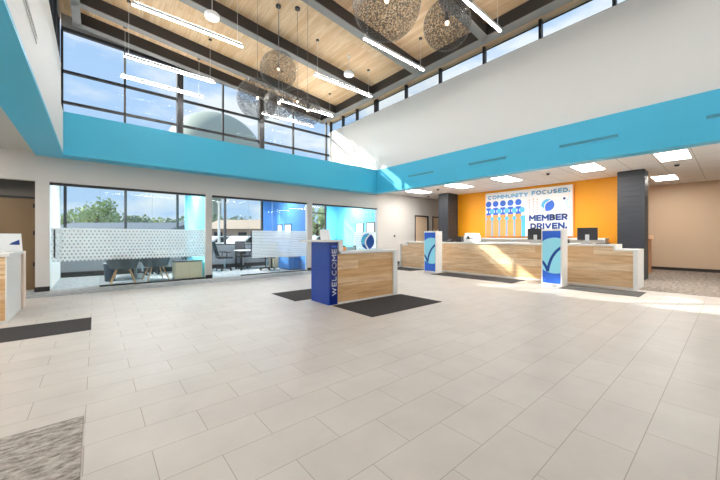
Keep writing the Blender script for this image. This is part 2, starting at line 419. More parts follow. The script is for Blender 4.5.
# window-side wall at the office line: header, piers, solid run
def wall_back():
    b = MB()
    b.box(-4.6, 16.9, YG, YG+.16, 2.53, 3.4)
    b.box(-1.04, -.81, YG, YG+.16, 0, 2.53)
    b.box(2.55, 2.72, YG, YG+.16, 0, 2.53)
    b.box(6.05, 6.26, YG, YG+.16, 0, 2.53)
    b.box(9.62, 12.16, YG, YG+.16, 0, 2.53)
    b.box(12.16, 14.7, YG, YG+.16, 2.34, 2.53)
    b.box(13.26, 13.58, YG, YG+.16, 0, 2.34)
    b.box(14.7, 16.9, YG, YG+.16, 0, 2.53)
    b.build('wall_back', M['wall'], kind='structure')
wall_back()
# baseboards
for x0, x1 in ((-1.05,-.80),(2.54,2.73),(6.04,6.27),(9.61,12.1),(13.3,13.52)):
    struct('baseboard_back', M['base'], x0, x1, YG-.015, YG, 0, .11)
struct('baseboard_right', M['base'], 16.68, 16.7, YB, YG, 0, .11)
struct('wall_right', M['beige'], 16.7, 16.9, YB, YG+.3, 0, 3.4)
struct('wall_left', M['wall'], -4.75, -4.6, YB-.15, YG+.6, 0, 3.4)
struct('wall_orange', M['orange'], 13.15, 13.3, 1.9, 8.6, 0, CZ)
# upper volume walls
def upper(name, x0, x1):
    return struct(name, M['upper'], x0, x1, YB, YC, 4.05, 6.6)
upper('wall_upper_right', XR, XR+.2)
upper('wall_upper_left', XL-.2, XL)
# low roofs / ledges around the tall volume
struct('ceiling_ledge', M['white'], XL, 9.45, 10.3, YC, 2.95, 4.05)
struct('ceiling_right', M['ctile'], 9.46, 16.9, YB, YG, CZ, CZ+.06)
struct('roof_right', M['flange'], 9.46, 17.1, YB-.2, YC+.2, 3.5, 3.9)
struct('ceiling_left', M['wall'], -4.7, -1.03, YB, YG, 3.2, 3.26)
struct('roof_left', M['flange'], -4.8, XL-.2, YB-.2, YC+.2, 3.5, 3.9)
# painted bulkhead round the tall volume
def bulk(name, m, *a): return struct(name, m, *a)
bulk('trim_1', M['blue'], -.55, 9.13, 9.75, 10.3, 3.11, 4.09)
bulk('trim_2', M['blue'], 9.13, 9.46, YB, 10.3, 3.11, 4.09)
def left_bulk():
    b = MB(); b.box(-1.03, -.55, YB, 10.3, 3.11, 3.16); b.build('trim_3', M['blue'], kind='structure')
    b = MB(); b.box(-1.03, -.55, YB, 10.3, 3.16, 4.09); b.build('trim_4', M['upper'], kind='structure')
left_bulk()
bulk('trim_5', M['blue'], -.55, 9.13, YB, YB+.3, 3.11, 4.09)
# deck roof
def deck():
    b = MB(); x0, x1, y0, y1 = -1.1, 9.4, YB-.3, YC+.3
    b.hexa([(x0,y0,zc(x0)),(x1,y0,zc(x1)),(x1,y1,zc(x1)),(x0,y1,zc(x0)),(x0,y0,zc(x0)+.25),(x1,y0,zc(x1)+.25),(x1,y1,zc(x1)+.25),(x0,y1,zc(x0)+.25)])
    o = b.build('ceiling', M['cwood'], kind='structure')
    MB().box(9.4, 9.43, y0, y1, zc(9.4)-.025, zc(9.4)+.3).build('fascia', M['frame'], o)
deck()
# steel beams: web + flanges, flange underside a lighter grey
def beam_x(far):
    y1 = far; y0 = far-.24; ym = (y0+y1)/2; x0, x1 = -.5, 8.5
    def sl(b, ya, yb, d0, d1):
        b.hexa([(x0,ya,zc(x0)-d1),(x1,ya,zc(x1)-d1),(x1,yb,zc(x1)-d1),(x0,yb,zc(x0)-d1),(x0,ya,zc(x0)-d0),(x1,ya,zc(x1)-d0),(x1,yb,zc(x1)-d0),(x0,yb,zc(x0)-d0)])
    t = MB(); sl(t, y0+.04, y1-.04, 0, .36); o = t.build('trim_beam', M['steel'], kind='structure')
    t = MB(); sl(t, y0, y1, .36, .385); t.build('flange', M['flange'], o)
for fy in (13.05, 11.9, 9.48, 7.11, 4.67, 2.27, -.13, -2.53): beam_x(fy)
def beam_y(x0, x1):
    def sl(b, xa, xb, d0, d1):
        b.hexa([(xa,YB,zc(xa)-d1),(xb,YB,zc(xb)-d1),(xb,YC-.3,zc(xb)-d1),(xa,YC-.3,zc(xa)-d1),(xa,YB,zc(xa)-d0),(xb,YB,zc(xb)-d0),(xb,YC-.3,zc(xb)-d0),(xa,YC-.3,zc(xa)-d0)])
    t = MB(); sl(t, x0+.03, x1-.03, 0, .36); o = t.build('trim_beam', M['steel'], kind='structure')
    t = MB(); sl(t, x0, x1, .36, .385); t.build('flange', M['flange'], o)
beam_y(8.36, 8.63); beam_y(-.52, -.32)

# ------------------------------------------------------------------ windows
def bars(name, rects, m=None):
    b = MB()
    for r in rects: b.box(*r)
    return b.build(name, m or M['frame'], kind='structure')
# tall clerestory over the offices (sloping head)
hz = lambda x: 7.66-.037*(x+.75)
def win_tall():
    b = MB(); y0, y1 = YC-.06, YC+.06
    for x in (-.78, .78, 3.98, 7.15, 9.02): b.box(x-.03, x+.03, y0, y1, 4.4, hz(x))
    for x in (2.42, 5.56): b.box(x-.1, x+.1, y0-.14, y1, 4.05, hz(x)+.3)
    for z in (4.43, 5.44, 6.4): b.box(XL, XR, y0, y1, z-.035, z+.035)
    x0, x1 = XL, XR
    b.hexa([(x0,y0,hz(x0)),(x1,y0,hz(x1)),(x1,y1,hz(x1)),(x0,y1,hz(x0)),(x0,y0,hz(x0)+.1),(x1,y0,hz(x1)+.1),(x1,y1,hz(x1)+.1),(x0,y1,hz(x0)+.1)])
    fr = b.build('window_1', M['frame'], kind='structure')
    b = MB(); b.box(XL, XR, YC-.005, YC+.005, 4.4, hz(4)); b.build('pane', M['glass'], fr)
    b = MB(); b.hexa([(x0,y0,hz(x0)+.1),(x1,y0,hz(x1)+.1),(x1,y1,hz(x1)+.1),(x0,y1,hz(x0)+.1),(x0,y0,zc(x0)),(x1,y0,zc(x1)),(x1,y1,zc(x1)),(x0,y1,zc(x0))])
    b.build('wall_gable', M['flange'], kind='structure')
win_tall()
def win_side(name, x, sill, m_ys, wide, head):
    b = MB()
    for y in m_ys: w = .09 if y in wide else .035; b.box(x-.08, x+.05, y-w, y+w, sill, head)
    b.box(x-.05, x+.05, YB, YC, sill, sill+.02); (b.box(x-.02, x+.02, YB, YC, head-.02, head) if x < 0 else None)
    fr = b.build(name, M['frame'], kind='structure')
    b = MB(); b.box(x-.004, x+.004, YB, YC, sill, head); b.build('pane', M['glass'], fr)
    if x < 0: struct('trim_head', M['flange'], x-.05, x+.05, YB, YC, head, zc(x)+.02)
ys = [13.3, 12.26, 11.19, 9.9, 8.2, 6.62, 4.99, 3.38, 1.79, .2, -1.4, -3.0, -4.5]
win_side('window_2', 9.27, 6.6, ys, (9.9,), 7.14)
win_side('window_3', -.87, 6.6, ys, (9.9,), 7.95)
# outside wall of the offices
def win_office():
    b = MB(); y0, y1 = YC-.05, YC+.07
    for x in (-.71, .8, 2.36, 4.07, 5.63, 7.3, 9.0): b.box(x-.035, x+.035, y0, y1, .93, 2.9)
    b.box(-.85, 9.0, y0, y1, .93, .98); b.box(-.85, 9.0, y0, y1, 2.84, 2.95); b.box(6.2, 9.0, y0, y1, 2.42, 2.47)
    fr = b.build('window_4', M['frame'], kind='structure')
    MB().box(-.85, 9.0, YC, YC+.01, .95, 2.9).build('pane', M['glass'], fr)
win_office()
struct('wall_sill', M['sill'], -.95, 9.0, YC-.08, YC+.12, 0, .93)
struct('baseboard_outer', M['base'], -.81, 9.0, YC-.1, YC-.08, 0, .16)
struct('wall_outer', M['offblue'], 5.66, 6.05, YC-.09, YC-.051, .93, 2.95)
struct('wall_outer', M['offcyan'], 9.0, 9.7, YC-.09, YC+.1, 0, 2.95)
struct('wall_outer', M['white'], 9.7, 17, YC, YC+.15, 0, 3.5)
# office side walls
struct('wall_office_left', M['white'], -.95, -.81, YG+.16, YC, 0, 2.95)
b = MB(); b.box(2.6, 2.66, YG+.16, YC, 0, 2.95); b.build('wall_office_middle', M['offcyan'], kind='structure')
struct('wall_office_second', M['offblue'], 6.1, 6.2, YG+.16, YC, 0, 2.95)
struct('wall_office_third', M['offcyan'], 9.62, 9.7, YG+.16, YC, 0, 2.95)
struct('ceiling_office', M['white'], -.8, 9.6, YG+.17, YC-.06, 2.9, 2.95)
# glass partitions in front of the offices
def partition(n, x0, x1, joints, frost, fx0, fx1, handle_x, zf=(.67,1.47)):
    b = MB(); y0, y1 = YG+.04, YG+.1
    b.box(x0, x1, y0, y1, 2.47, 2.53)
    fr = b.build('window_%d' % n, M['frame'], kind='structure')
    MB().box(x0, x1, YG+.06, YG+.072, .03, 2.46).build('pane', M['pglass'], fr)
    MB().box(x0+.9, x1, y0, y1, 0, .03).build('bottom_track', M['black'], fr)
    for j in joints: MB().box(j-.006, j+.006, YG+.052, YG+.06, .03, 2.46).build('glass_joint', M['acryl'], fr)
    if frost:
        MB().box(0, fx1-fx0, YG+.049, YG+.05, zf[0], zf[1]).build('privacy_film', frost, fr).location = (fx0, 0, 0)
    if handle_x is not None:
        h = MB(); h.cyl((handle_x,YG-.03,.77),(handle_x,YG-.03,1.43),.016); 
        for z in (.87,1.33): h.cyl((handle_x,YG-.03,z),(handle_x,YG+.05,z),.01)
        h.build('door_pull', M['black'], fr)
partition(5, -.81, 2.55, (.1, 1.2), M['frost'], -.78, 2.52, -.72)
partition(6, 2.72, 6.05, (3.85, 4.95), M['frostl'], 3.98, 6.02, 3.92, (.55,1.47))
partition(7, 6.26, 9.62, (7.3, 8.5), M['frost'], 8.3, 9.58, None)
# vestibule recess at the far left: dark transom, brown door
struct('wall_vestibule', M['dgrey'], -4.6, -.95, 10.75, 10.9, 2.2, 3.0)
struct('ceiling_vestibule', M['dgrey'], -4.6, -.95, YG+.16, 10.75, 2.6, 2.7)
d = struct('door_1', M['bdoor'], -3.2, -1.06, 10.78, 10.84, 0, 2.16)
box('door_frame', M['black'], -3.25, -.97, 10.74, 10.8, 2.16, 2.21, d)
for z in (.55, 1.3, 1.95): box('hinge', M['black'], -1.13, -1.08, 10.76, 10.78, z, z+.1, d)
struct('wall_vestibule_side', M['wall'], -1.04, -.95, YG+.16, 10.9, 0, 2.6)
struct('wall_vestibule_back', M['bdoor'], -4.6, -3.25, 10.75, 10.9, 0, 2.2)
# doors in the right run of the back wall
for n, x0, x1 in ((2, 12.16, 13.26), (3, 13.58, 14.7)):
    d = struct('door_%d' % n, M['door'], x0+.06, x1-.06, YG+.05, YG+.09, 0, 2.28)
    f = MB(); f.box(x0, x0+.06, YG-.01, YG+.1, 0, 2.34); f.box(x1-.06, x1, YG-.01, YG+.1, 0, 2.34); f.box(x0+.06, x1-.06, YG-.01, YG+.1, 2.28, 2.34)
    f.build('door_frame', M['frame'], d)
    h = MB(); h.cyl((x0+.14,YG+.05,1.02),(x0+.14,YG-.0,1.02),.025); h.cyl((x0+.14,YG-.0,1.02),(x0+.26,YG-.0,1.02),.012); h.build('door_handle', M['black'], d)
struct('wall_behind_doors', M['beige'], 9.7, 16.9, YG+.2, YG+.3, 0, 3.4)
# rear wall with storefront glazing
def rear():
    b = MB(); b.box(-4.7, 0, YB-.15, YB, 2.9, 3.5); b.box(0, 9.2, YB-.15, YB, 2.9, 3.2); b.box(-4.7, -4.3, YB-.15, YB, 0, 2.9); b.box(9.2, 16.9, YB-.15, YB, 0, 3.6)
    b.box(XL-.2, XR+.2, YB-.15, YB, 3.2, 8.1); b.build('wall_rear', M['upper'], kind='structure')
    b = MB()
    for x in (-4.3,-2.6,-.9,.8,2.5,4.2,5.9,7.6,9.17): b.box(x-.03, x+.03, YB-.1, YB-.02, 0, 2.9)
    b.box(-4.3, 9.2, YB-.1, YB-.02, 0, .1); b.box(-4.3, 9.2, YB-.1, YB-.02, 2.84, 2.9)
    fr = b.build('window_8', M['frame'], kind='structure')
    MB().box(-4.3, 9.2, YB-.065, YB-.055, .1, 2.84).build('pane', M['glass'], fr)
rear()

# ------------------------------------------------------------------ ceiling fixtures
def linear(x0, y, label):
    L = 2.44; z = 6.4
    t = thing('linear_pendant_light', label, 'ceiling light', (x0, y, z), 0, 'long linear pendant lights under the timber deck')
    b = MB(); b.box(0, L, -.035, .035, -.02, .05); b.build('housing', M['alu'], t, .004)
    MB().box(.01, L-.01, -.024, .024, -.032, -.021).build('diffuser', M['lamp'], t)
    MB().box(.03, L-.03, -.025, .025, .0515, .056).build('uplight', M['uplamp'], t)
    for xx in (.12, L-.15):
        top = zc(x0+xx)-z
        MB().cyl((xx,0,.05),(xx,0,top-.01),.004,.004,6).build('cable', M['alu'], t)
        MB().cyl((xx,0,top-.03),(xx,0,top-.001),.05,.05,12).build('canopy', M['black'], t)
    return t
linear(.62, 12.6, 'white linear pendant light left of centre, the lowest of the three crossing the tall windows')
linear(.62, 11.14, 'white linear pendant light upper left, crossing the top of the tall windows')
linear(.62, 8.54, 'white linear pendant light at upper left, lit against the timber ceiling')
linear(5.3, 12.6, 'white linear pendant light below the far mesh globes, lowest one before the window corner')
linear(5.3, 11.0, 'white linear pendant light just under the dark beam, behind the small mesh globes')
linear(5.3, 8.54, 'white linear pendant light in the middle of the ceiling beside the right-hand white disc')
linear(5.3, 6.15, 'white linear pendant light between the big mesh globe and the right clerestory')
linear(5.3, 3.75, 'white linear pendant light nearest the camera, right of the mesh globes')
for x0, y in ((.62, 6.15), (.62, 3.75), (.62, 1.0), (5.3, 1.0), (.62, -1.6), (5.3, -1.6)):
    linear(x0, y, 'white linear pendant light above and behind the camera, outside the picture')

def globe(c, R, label):
    t = thing('mesh_globe_pendant', label, 'pendant lamp', c, random.random()*6, 'spun wire globe pendants')
    b = MB(); bmesh.ops.create_icosphere(b.bm, subdivisions=5, radius=R); b.build('globe_shade', M['woven'], t, smooth=True)
    b = MB(); b.cyl((0,0,.06),(0,0,.2),.03,.022,12); b.build('socket', M['black'], t)
    MB().sphere((0,0,.03), .03, 12, 8).build('bulb', M['bulb'], t, smooth=True)
    top = zc(c[0])-c[2]
    MB().cyl((0,0,.2),(0,0,top-.02),.0045,.0045,6).build('cord', M['sill'], t)
    MB().cyl((0,0,top-.05),(0,0,top-.002),.07,.07,16).build('canopy', M['black'], t)
globe((3.9,8.15,5.88), .5, 'upper mesh globe of the far cluster, hanging highest against the timber')
globe((3.14,7.75,4.73), .5, 'large mesh globe at the left of the far cluster, against the tall windows')
globe((3.2,6.67,4.27), .33, 'small mesh globe overlapping the right side of the large left one of the far cluster')
globe((4.32,7.84,4.99), .36, 'small mesh globe with a glowing bulb, between the others of the far cluster')
globe((4.12,6.95,4.42), .345, 'rightmost small mesh globe of the far cluster, in front of the window corner')
globe((3.28,3.29,4.69), .5, 'biggest mesh globe, cut by the top edge of the picture, nearest the camera')
globe((4.18,2.87,4.54), .36, 'mesh globe right of the biggest near one, its warm bulb showing')
globe((5.35,3.47,5.95), .34, 'mesh globe mostly hidden behind the near right globe, cut by the top edge')

def disc(x, y, z, label):
    t = thing('pendant_speaker', label, 'speaker', (x,y,z), 0, 'white pendant disc speakers')
    MB().lathe([(0,-.06),(.13,-.06),(.165,-.05),(.175,-.03),(.175,.03),(.15,.055),(.05,.065),(0,.065)], n=32).build('housing', M['speaker'], t, smooth=True)
    MB().lathe([(0,-.06),(.12,-.06),(.12,-.064),(0,-.064)], n=32).build('grille', M['alu'], t)
    MB().cyl((0,0,.065),(0,0,zc(x)-z-.005),.008,.008,8).build('stem', M['alu'], t)
    MB().cyl((0,0,zc(x)-z-.03),(0,0,zc(x)-z-.001),.05,.05,12).build('ceiling_plate', M['alu'], t)
disc(2.25, 8.44, 6.8, 'white pendant disc speaker at upper left, between two timber bays')
disc(6.61, 8.44, 6.8, 'white pendant disc speaker near the right clerestory, beside a linear light')

def troffer(x, y, label, z=CZ, m='troff'):
    t = thing('ceiling_troffer', label, 'ceiling light', (x,y,z), 0, 'recessed ceiling light panels')
    b = MB(); w, h = 1.22, .61
    b.box(0,w,0,.03,-.012,-.002); b.box(0,w,h-.03,h,-.012,-.002); b.box(0,.03,.03,h-.03,-.012,-.002); b.box(w-.03,w,.03,h-.03,-.012,-.002)
    b.build('frame', M['alu'], t)
    MB().box(.03,w-.03,.03,h-.03,-.008,-.003).build('diffuser', M[m], t)
    for k in (1,2): MB().box(.03,w-.03,h*k/3-.01,h*k/3+.01,-.011,-.0085).build('louvre', M['alu'], t)
troffer(10.25, .66, 'bright ceiling light panel at the far right, just in front of the black ceiling dome')
troffer(14.1, 1.2, 'bright ceiling light panel beside the right charcoal pillar, near the beige wall')
troffer(10.25, 2.4, 'bright ceiling light panel above the right end of the teller counter')
troffer(10.25, 4.75, 'bright ceiling light panel over the middle of the long counter, above the orange wall sign')
troffer(10.25, 6.6, 'ceiling light panel over the counter, just right of the left charcoal pillar')
troffer(10.25, 8.6, 'ceiling light panel furthest left, between the blue band and the left charcoal pillar')
for nm, xs_ in (('first', (.2,1.3)), ('second', (3.2,4.5)), ('third', (6.8,8.2))):
    for xx in xs_: troffer(xx, 11.4, 'added ceiling light panel brightening the %s office behind the glass, hidden by its header' % nm, 2.898, 'office_fill')  # assumed panels, added to brighten the office interiors
for yy in (8.2, 5.0, 1.8, -1.5): troffer(-3.4, yy, 'added ceiling light panel in the low ceiling left of the picture, outside the view', 3.198)  # unseen panels added to light the low area on the left
for yy in (-1.3, -3.4): troffer(10.25, yy, 'ceiling light panel in the low ceiling right of the picture, outside the view')
def domecam(x, y, label):
    t = thing('ceiling_dome_camera', label, 'camera', (x,y,CZ), 0, 'black ceiling domes')
    MB().lathe([(0,-.002),(.075,-.002),(.075,-.02),(.06,-.03),(0,-.03)], n=20).build('ring', M['alu'], t)
    MB().lathe([(.055,-.03),(.05,-.06),(.03,-.08),(0,-.088)], n=20).build('dome', M['dome'], t, smooth=True)
domecam(10.8, 7.85, 'black ceiling dome over the left kiosk, left of the nearer light panel')
domecam(12.3, 9.5, 'small black ceiling dome deepest in the corner before the two maple doors')
domecam(10.73, 3.71, 'black ceiling dome above the right part of the orange-wall sign')
domecam(12.1, 1.0, 'black ceiling dome right of the right charcoal pillar, by the large light panel')

def slot(o, u, length, m, label):
    t = thing('slot_vent', label, 'air vent', o, 0, 'linear slot air vents in the bulkheads')
    b = MB(); n = Vector(u)
    y0, y1 = (-length/2, length/2); s = 1 if o[0] < 0 else -1
    b.box(min(0,s*.012), max(0,s*.012), y0, y1, .035, .055); b.box(min(0,s*.012), max(0,s*.012), y0, y1, -.055, -.035)
    b.box(min(0,s*.012), max(0,s*.012), y0, y0+.02, -.035, .035); b.box(min(0,s*.012), max(0,s*.012), y1-.02, y1, -.035, .035); b.build('vent_frame', m, t)
    b = MB(); b.box(min(0,s*.006), max(0,s*.006), y0+.02, y1-.02, -.008, .008); b.box(min(0,s*.002), max(0,s*.002), y0+.02, y1-.02, -.035, .035); b.build('slats', M['slotw'] if o[0] < 0 else M['slot'], t)
slot((9.13-.001,7.4,3.56), (0,1,0), 1.2, M['blue'], 'slot air vent on the pale blue band, the one nearest the room corner')
slot((9.13-.001,4.86,3.57), (0,1,0), 1.24, M['blue'], 'slot air vent on the pale blue band above the left half of the orange wall')
slot((9.13-.001,2.3,3.57), (0,1,0), 1.23, M['blue'], 'slot air vent on the pale blue band above the right charcoal pillar')
slot((9.13-.001,-.25,3.58), (0,1,0), 1.24, M['blue'], 'slot air vent on the pale blue band at the right edge of the picture')
slot((-.549,4.85,3.66), (0,1,0), 1.25, M['upper'], 'slot air vent on the white bulkhead face at upper left')

# ------------------------------------------------------------------ pillars
def pillar(x0, x1, y0, y1, label):
    t = thing('clad_pillar', label, 'pillar', (x0,y0,0), 0, 'charcoal clad pillars')
    b = MB(); b.box(0, x1-x0, 0, y1-y0, 0, CZ-.001); b.build('core', M['pillar'], t)
    n = 21; h = (CZ-.01)/n
    b = MB(); e = .012
    for k in range(n): b.box(-e, x1-x0+e, -e, y1-y0+e, k*h+.004, (k+1)*h-.004)
    b.build('cladding_courses', M['pillar'], t, .002)
pillar(12.28, 12.85, 1.69, 2.3, 'charcoal clad pillar at the right end of the counter, before the beige wall')
pillar(12.2, 12.95, 8.32, 8.82, 'charcoal clad pillar at the left end of the orange wall')

# ------------------------------------------------------------------ wall sign
def wall_sign():
    X = 13.07; y0, z0 = 7.0, 1.28; W, Hh = 3.28, 1.86
    t = thing('wall_sign', 'large white sign on the orange wall lettered in blue with rows of figures', 'sign', (X, y0-W/2, z0))
    off = Vector((X, y0-W/2, z0))
    def bld(b, name, m, par): return b.build(name, m, par)
    O = (0, W/2, 0); U = (0,-1,0); V = (0,0,1)
    box('sign_panel', M['pwhite'], 0, .075, -W/2, W/2, 0, Hh, t)
    box('sign_edge', M['porange'], -.002, .077, -W/2-.04, -W/2, 0, Hh, t)
    U_ = lambda Y: y0-Y
    Z_ = lambda z: z-z0
    # figure rows
    bg = MB(); bg.prism([(0,0),(U_(5.34),0),(U_(5.34),Z_(2.12)),(0,Z_(2.12))], O, U, V, .001, .002); bld(bg, 'figure_background', M['pteal'], t)
    for k in range(5):
        u = U_(6.86)+k*.3125; a = .118
        def pt(pts, t0, t1, name, m): MB().prism(pts, O, U, V, t0, t1).build(name, m, t)
        pt(clip(circ(u, Z_(2.66), .125), 0, W, 0, Hh), .001, .003, 'figure_head', M['pblue'])
        pts = [(u-a,Z_(2.19)),(u+a,Z_(2.19)),(u+a*.85,Z_(2.25)),(u+.035,Z_(2.3)),(u+.035,Z_(2.38)),(u+a*.9,Z_(2.44)),(u+a*.9,Z_(2.5)),(u-a*.9,Z_(2.5)),(u-a*.9,Z_(2.44)),(u-.035,Z_(2.38)),(u-.035,Z_(2.3)),(u-a*.85,Z_(2.25))]
        pt([(max(0,p[0]),p[1]) for p in pts], .001, .003, 'figure_shoulders', M['pblue'])
        pts = [(max(0,u-a),0),(u+a,0),(u+a,Z_(1.96)),(u+.05,Z_(2.03)),(u+a,Z_(2.1)),(u+a,Z_(2.19)),(max(0,u-a),Z_(2.19)),(max(0,u-a),Z_(2.1)),(u-.05,Z_(2.03)),(max(0,u-a),Z_(1.96))]
        pt(pts, .002, .003, 'figure_body', M['porange'])
        pt(circ(u+.156, Z_(2.345), .1, ry=.115), .0032, .004, 'figure_circle', M['pteal'])
        pt(circ(u+.156, Z_(2.03), .062), .0032, .004, 'figure_circle', M['pteal'])
        if k < 4: pt([(u+a+.002,0),(u+.2,0),(u+.2,Z_(1.95)),(u+a+.002,Z_(1.95))], .0025, .003, 'figure_gap', M['pgrey'])
    # dots
    dt = MB()
    for i in range(3):
        for j in range(6): dt.prism(circ(U_(5.18)+i*.14, Z_(2.2)+j*.1+(i%2)*.03, .026, 10), O, U, V, .001, .002)
    bld(dt, 'dot_pattern', M['ppink'], t)
    # round emblem
    cx, cz, r = U_(4.53), Z_(2.46), .225
    e = MB(); e.prism(circ(cx, cz, r), O, U, V, .001, .002); bld(e, 'emblem_disc', M['pteal'], t)
    rt = circ(cx, cz, r, 30, a0=-2.0, a1=.95)
    arc = [(cx+r*math.cos(.95)-.02, cz+r*math.sin(.95))]
    p0, p1 = rt[-1], rt[0]; crv = []
    for k in range(1, 10):
        s = k/10; crv.append((p0[0]*(1-s)+p1[0]*s-.10*math.sin(PI*s), p0[1]*(1-s)+p1[1]*s+.05*math.sin(PI*s)))
    e = MB(); e.prism(rt+crv, O, U, V, .0022, .003); bld(e, 'emblem_leaf', M['pblue'], t)
    e = MB(); path = [p0]+crv+[p1]; e.prism(stroke(path, .03), O, U, V, .0032, .004)
    path = [(cx-.2, cz-.06),(cx-.15,cz-.13),(cx-.09,cz-.2)]; e.prism(stroke(path, .025), O, U, V, .0032, .004)
    bld(e, 'emblem_line', M['pwhite'], t)
    e = MB(); e.prism(circ(U_(3.98), Z_(2.66), .045, 14), O, U, V, .001, .002); bld(e, 'small_dot', M['pdark'], t)
    a = circ(U_(3.68), Z_(2.5), .23, 20, a0=2.0, a1=4.4); a = [(min(p[0], W-.001), p[1]) for p in a]
    e = MB(); e.prism(stroke(a, .022), O, U, V, .001, .002); bld(e, 'thin_ring', M['pcyan'], t)
    def tx(s, Y, z, h, w, m, nm): text(s, nm, m, Vector((-.001, W/2-U_(Y), Z_(z))), U, V, h, w, t, depth=.003, bold=.25 if h < .2 else .26)
    tx('COMMUNITY', 6.89, 2.86, .165, 1.66, M['pteal'], 'lettering'); tx('FOCUSED.', 5.10, 2.88, .165, 1.3, M['pteal'], 'lettering')
    tx('MEMBER', 5.2, 1.87, .24, 1.33, M['pdark'], 'lettering'); tx('DRIVEN.', 5.15, 1.56, .23, 1.26, M['pdark'], 'lettering')
wall_sign()

# ------------------------------------------------------------------ teller counter (front at X = 9.8)
def counter():
    t = thing('teller_counter', 'long hickory-fronted teller counter with white top before the orange wall', 'counter', (9.8, 1.46, 0))
    x0 = 9.8; ya, yb, yc_, yd = 1.46, 1.93, 8.65, 9.05
    L = lambda y: y-ya
    box('wood_front', M['dwoodY'], .05, .09, L(1.56), L(9.0), .03, .93, t)
    box('wood_front', M['dwoodY'], .05, .09, L(1.93), L(8.65), .93, 1.02, t)
    b = MB(); b.box(0, .75, L(1.93), L(8.65), 1.02, 1.07); b.box(0, .75, 0, L(1.93), .91, .955); b.box(0, .75, L(8.65), L(9.05), .91, .955)
    b.box(0, .75, L(1.885), L(1.93), .955, 1.07); b.box(0, .75, L(8.65), L(8.69), .955, 1.07)
    b.build('countertop', M['quartz'], t, .003)
    box('end_panel', M['quartz'], 0, .75, 0, .09, 0, .909, t, .003)
    box('end_panel', M['quartz'], 0, .75, L(8.99), L(9.05), 0, .909, t, .003)
    box('carcass', M['white'], .095, .7, .1, L(8.98), .02, .9, t)
    box('white_trim', M['quartz'], .045, .095, .1, L(8.98), 0, .028, t)
counter()
# work surface along the orange wall
def back_counter():
    t = thing('back_counter', 'pale work counter running along the orange wall under the sign', 'counter', (12.55, 5.0, 0))
    box('worktop', M['quartz'], -.1, .48, -2.35, 2.9, 1.17, 1.22, t); box('cabinet_body', M['white'], 0, .48, -2.33, 2.88, 0, 1.169, t)
back_counter()

# ------------------------------------------------------------------ kiosk pylons
def kiosk(y0, y1, label, dep):
    w = y1-y0; h = 1.46; x0 = 9.0
    t = thing('logo_pylon', label, 'pylon', (x0, (y0+y1)/2, 0), 0, 'white pylons with blue logo panels')
    box('pylon_body', M['quartz'], .02, dep, -w/2, w/2, 0, h, t, .004)
    pw, pz0, pz1 = w-.06, .06, h-.05; ph = pz1-pz0
    O = (.02, pw/2, pz0); U = (0,-1,0); V = (0,0,1)
    p = MB(); p.prism([(0,0),(pw,0),(pw,ph),(0,ph)], O, U, V, .001, .006); panel = p.build('logo_panel', M['pblue'], t)
    c = MB(); c.prism(clip(circ(pw*.66, ph*.53, .46, 60), 0, pw, 0, ph), O, U, V, .0065, .008); c.build('logo_circle', M['pcyan'], panel)
    def q(a, b_, c_, n=14): return [((1-s)**2*a[0]+2*s*(1-s)*b_[0]+s*s*c_[0], (1-s)**2*a[1]+2*s*(1-s)*b_[1]+s*s*c_[1]) for s in [k/n for k in range(n+1)]]
    s_ = MB()
    p1 = q((pw*.30, ph*.22), (pw*.42, ph*.55), (pw*1.05, ph*.69)); s_.prism(clip(stroke(p1, .065), 0, pw, 0, ph), O, U, V, .0085, .010)
    p2 = q((pw*.30, ph*.22), (pw*.22, ph*.34), (-.02, ph*.42)); s_.prism(clip(stroke(p2, .065), 0, pw, 0, ph), O, U, V, .0105, .012)
    s_.build('logo_check', M['pdark'], panel)
    box('foot', M['alu'], .0, .02, -w/2, w/2, 0, .03, t)
kiosk(6.64, 7.16, 'white pylon with blue check logo panel at the left of the long counter', .38)
kiosk(2.80, 3.28, 'white pylon with blue check logo panel nearer the right end of the counter', .44)

# ------------------------------------------------------------------ welcome desk
def welcome():
    t = thing('welcome_desk', 'small hickory reception desk with blue WELCOME end standing mid-floor on mats', 'desk', (3.27, 4.76, 0))
    Y1 = .62
    b = MB(); b.box(0, .19, 0, Y1, 0, 1.155); b.build('blue_end', M['royal'], t, .003)
    box('blue_seam', M['navy'], -.002, .0, .0, Y1, .70, .706, t)
    box('welcome_panel', M['navy'], .015, .185, -.008, -.001, .004, 1.15, t)
    text('WELCOME', 'welcome_lettering', M['lwhite'], Vector((.155, -.009, .17)), (0,0,1), (-1,0,0), .1, .86, t, depth=.003, bold=.14)
    box('panel_mark', M['pblue'], .05, .17, -.011, -.0085, 1.06, 1.09, t)
    box('wood_front', M['dwood'], .19, 1.66, 0, .03, .03, .93, t)
    box('white_kick', M['quartz'], .19, 1.66, .005, .04, 0, .029, t)
    b = MB(); b.box(.235, 1.78, -.04, .5, .935, .985); b.build('worktop', M['quartz'], t, .003)
    b = MB(); b.box(-.1, .29, -.04, .92, 1.157, 1.195); b.box(.195, .29, -.04, .5, .986, 1.156); b.build('raised_shelf', M['quartz'], t, .003)
    box('end_panel', M['quartz'], 1.66, 1.78, -.03, .5, 0, .934, t, .003)
    box('carcass', M['white'], .2, 1.65, .045, .48, .03, .93, t)
welcome()
